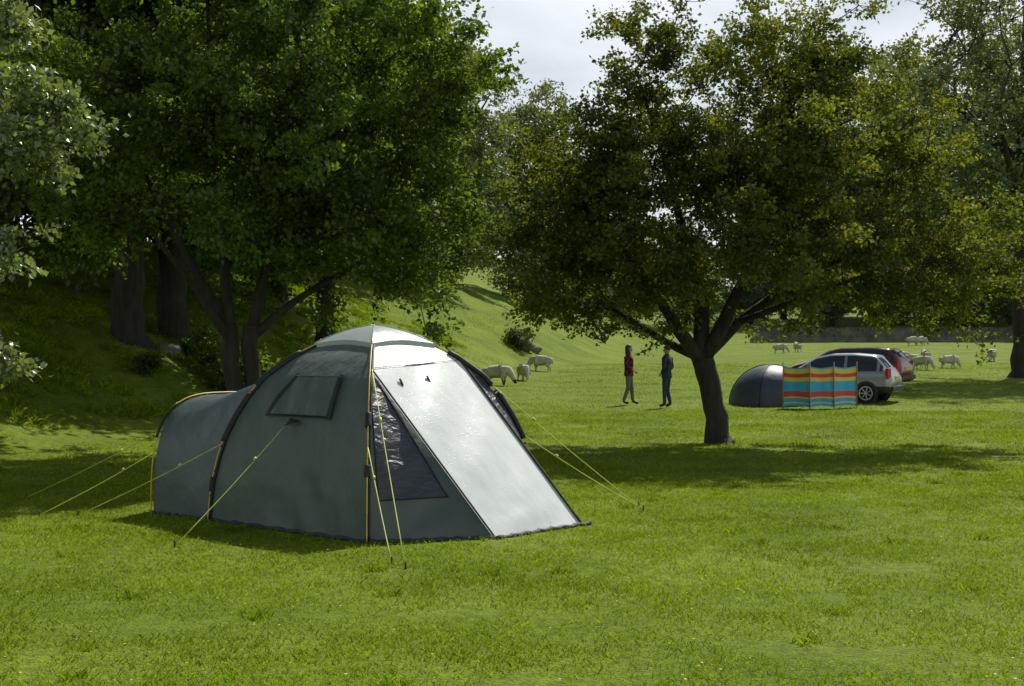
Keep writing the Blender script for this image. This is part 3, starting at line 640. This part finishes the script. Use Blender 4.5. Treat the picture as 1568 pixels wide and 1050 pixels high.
def person(name,x,y,rz,h,top,leg,pose,longhair):
    e=empty(name,(x,y,tz(x,y)+.01),(0,0,rz),(h/1.75,)*3)
    st=pose['stride']; ar=pose['arms']
    V=[(0,0,.97),(0,0,1.12),(.0,0,1.30),(-.01,0,1.44),(.0,0,1.52),
       (0,.10,.90),(st*.4,.11,.50),(st*.75-.02,.11,.09),(st*.75+.15,.12,.035),
       (0,-.10,.90),(-st*.3+.05,-.11,.50),(-st*.75-.03,-.11,.09),(-st*.75+.14,-.12,.035),
       (-.01,.15,1.41),ar[0],ar[1],
       (-.01,-.15,1.41),ar[2],ar[3]]
    Ed=[(0,1),(1,2),(2,3),(3,4),(0,5),(5,6),(6,7),(7,8),(0,9),(9,10),(10,11),(11,12),(3,13),(13,14),(14,15),(3,16),(16,17),(17,18)]
    R=[(.15,.12),(.145,.11),(.17,.12),(.13,.09),.055,.10,.068,.05,.04,.10,.068,.05,.04,.075,.055,.036,.075,.055,.036]
    def fm(c):
        if c.z<.10: return 2
        if c.z<.88 and not(abs(c.y)>.19): return 1
        if c.z>1.49 and abs(c.y)<.09: return 3
        return 0
    obj('body',skin(name+'_body',V,Ed,R,[top,leg,M_shoe,M_skin],fm),e)
    hd=MB(); hz=1.635
    def head(u,v):
        a=2*math.pi*u; el=-math.pi/2+math.pi*v; r=math.cos(el); z=math.sin(el)
        jaw=1-.28*max(0,-z)**1.0
        X=.095*r*math.cos(a)*(1 if math.cos(a)<0 else .95*jaw+.05)+(.012 if z<0 and math.cos(a)>0 else 0); Yv=.074*r*math.sin(a)*jaw
        nose=.022*math.exp(-((a if a<math.pi else a-2*math.pi)/.22)**2)*math.exp(-((z+.15)/.17)**2)
        brow=-.006*math.exp(-(((a if a<math.pi else a-2*math.pi))/.7)**2)*math.exp(-((z-.08)/.1)**2)
        return (X+nose+brow,Yv,hz+.118*z)
    hd.grid(head,32,24,0)
    for s in(-1,1):
        hd.tube([(.076,s*.030,hz+.008),(.086,s*.030,hz+.008)],[.012,.009],1,8); hd.tube([(-.005,s*.07,hz-.03),(-.008,s*.083,hz-.005),(-.012,s*.08,hz+.025)],[.008,.014,.01],0,6)
    hd.tube([(.083,-.02,hz-.062),(.09,0,hz-.060),(.083,.02,hz-.062)],.006,3,6)
    def hair(u,v):
        a=2*math.pi*u; lo=-.15 if math.cos(a)<.2 else .42; 
        if longhair and math.cos(a)<.2: lo=-.95
        el=math.asin(lo)+(math.pi/2-math.asin(lo))*v; k=1.12+.03*math.sin(9*a)
        r=math.cos(el) if math.sin(el)>-.0 else 1-.12*abs(math.sin(el))
        return (.099*k*r*math.cos(a)-.006,.078*k*r*math.sin(a),hz+.013+.118*1.06*math.sin(el)*(1.5 if math.sin(el)<0 and longhair else 1))
    hd.grid(hair,32,14,2)
    obj('head',hd.mesh(name+'_head',[M_skin,M_eye,M_hair,M_lip],True),e,rot=(0,0,pose.get('turn',0)))
    for s,i in ((1,15),(-1,18)):
        w_=Vector(V[i]); d=(w_-Vector(V[i-1])).normalized(); side=Vector((1,0,0)); side=(side-d*side.dot(d)).normalized(); inn=d.cross(side)
        if inn.y*s>0: inn=-inn
        hv=[w_-d*.02,w_+d*.05,w_+d*.09]; he=[(0,1),(1,2)]; hr=[.024,(.034,.018),(.034,.015)]
        for k,(o_,ln) in enumerate(((.028,.062),(.010,.072),(-.010,.067),(-.028,.052))):
            b=len(hv); q=w_+d*.085+side*o_; hv+=[q,q+d*ln*.5+inn*.008,q+d*ln*.9+inn*.03]; he+=[(2,b),(b,b+1),(b+1,b+2)]; hr+=[.0095,.009,.0075]
        b=len(hv); q=w_+d*.03+side*.03; hv+=[q,q+d*.03+side*.02+inn*.01,q+d*.058+side*.022+inn*.02]; he+=[(1,b),(b,b+1),(b+1,b+2)]; hr+=[.012,.011,.008]
        obj('hand',skin(name+'_hand',[tuple(p) for p in hv],he,hr,[M_skin],lambda c:0,1),e)
    mb=MB(); mb.grid(lambda u,v:((.135+.01*v)*math.cos(6.2832*u),(.178+.008*v)*math.sin(6.2832*u),.99-.15*v),24,4,0)
    mb.grid(lambda u,v:((.062+.012*v)*math.cos(6.2832*u)-.005,(.068+.014*v)*math.sin(6.2832*u),1.47+.055*v),18,2,0)
    obj('jacket_hem',mb.mesh(name+'_hem',[top],True),e)
    return e
person('person',(963-784)/2100*39.3,39.3,-.25,1.70,M_plaid,M_khaki,dict(stride=.16,arms=[(-.06,.22,1.15),(.12,.20,1.0),(-.04,-.22,1.15),(.14,-.18,1.03)],turn=.0),True)
person('person',(1021-784)/2100*38.0,38.0,2.6,1.70,M_coat,M_jeans,dict(stride=.05,arms=[(-.05,.25,1.16),(.09,.18,.98),(-.07,-.25,1.16),(.07,-.18,.97)],turn=.2),False)

# sheep
M_fleece=pmat('fleece',(.52,.48,.39),.95,.25,9,1,28); M_face=pmat('sheep_face',(.5,.45,.38),.8); M_hoof=pmat('hoof',(.06,.05,.04),.7); M_bface=pmat('black_sheep_face',(.03,.027,.025),.8)
def sheep_mesh(name,graze,face):
    if graze: hd=[(.50,0,.56),(.64,0,.36),(.72,0,.20),(.78,0,.08)]
    else: hd=[(.48,0,.64),(.56,0,.76),(.64,0,.82),(.78,0,.76)]
    V=[(0,0,.52),(.28,0,.53),(-.30,0,.52),(-.46,0,.50),(-.54,0,.38)]+hd
    Ed=[(0,1),(0,2),(2,3),(3,4),(1,5),(5,6),(6,7),(7,8)]
    R=[(.28,.255),(.26,.235),(.27,.25),.17,.045,.18,.115,.085,.048]
    for sx,f in((.28,0),(-.32,1)):
        for s in(-1,1):
            b=len(V); k=.04*s
            if f: V+=[(sx,s*.12,.40),(sx+.06,s*.13,.30),(sx-.05,s*.13,.18),(sx-.03+k,s*.13,.02)]; R+=[.12,.08,.038,.03]
            else: V+=[(sx,s*.11,.40),(sx+.01,s*.12,.28),(sx+.02,s*.12,.18),(sx+.02-k,s*.12,.02)]; R+=[.11,.06,.036,.03]
            Ed+=[(2 if f else 1,b),(b,b+1),(b+1,b+2),(b+2,b+3)]
    h1=Vector(hd[2])
    def fm(c):
        if c.z<.05: return 2
        if (c.z<.22 and c.x<.5) or (Vector(c)-Vector(hd[3])).length<.17 : return 1
        return 0
    me=skin(name,V,Ed,R,[M_fleece,face,M_hoof],fm,2)
    bm=bmesh.new(); bm.from_mesh(me)
    r=np.random.default_rng(3)
    for f_ in bm.verts:
        if f_.co.z>.28 and f_.co.x<.5: f_.co+=f_.normal*float(r.normal()*.010)
    for s in(-1,1):
        q=h1; a_=[bm.verts.new(q+Vector(p)) for p in ((-.04,s*.05,.03),(-.0,s*.05,.0),(-.05,s*.17,-.01))]
        f_=bm.faces.new(a_); f_.material_index=1
    bm.to_mesh(me); bm.free(); return me
SG=sheep_mesh('sheep_grazing',True,M_face); SS=sheep_mesh('sheep_standing',False,M_face); SB=sheep_mesh('sheep_black_faced',True,M_bface)
def sheep(px,y,rz,s,m): 
    x=(px-784)/2100*y; obj('sheep',m,None,(x,y,tz(x,y)-.01),(0,0,rz),(s,)*3)
sheep(760,50,-.35,.98,SB); sheep(801,54,-1.3,.85,SG); sheep(830,62,2.9,.95,SG)
sheep(1194,92,0,.85,SG);sheep(1222,95,1.7,.85,SS);sheep(1398,112,0,1,SG);sheep(1409,112,.3,1,SG)
sheep(1401,68,2.6,.9,SG);sheep(1411,66,-.8,.9,SG);sheep(1418,75,1.5,.85,SS);sheep(1452,68,.1,.85,SG);sheep(1519,76,1.3,.9,SG);sheep(1383,74,3,.8,SG)
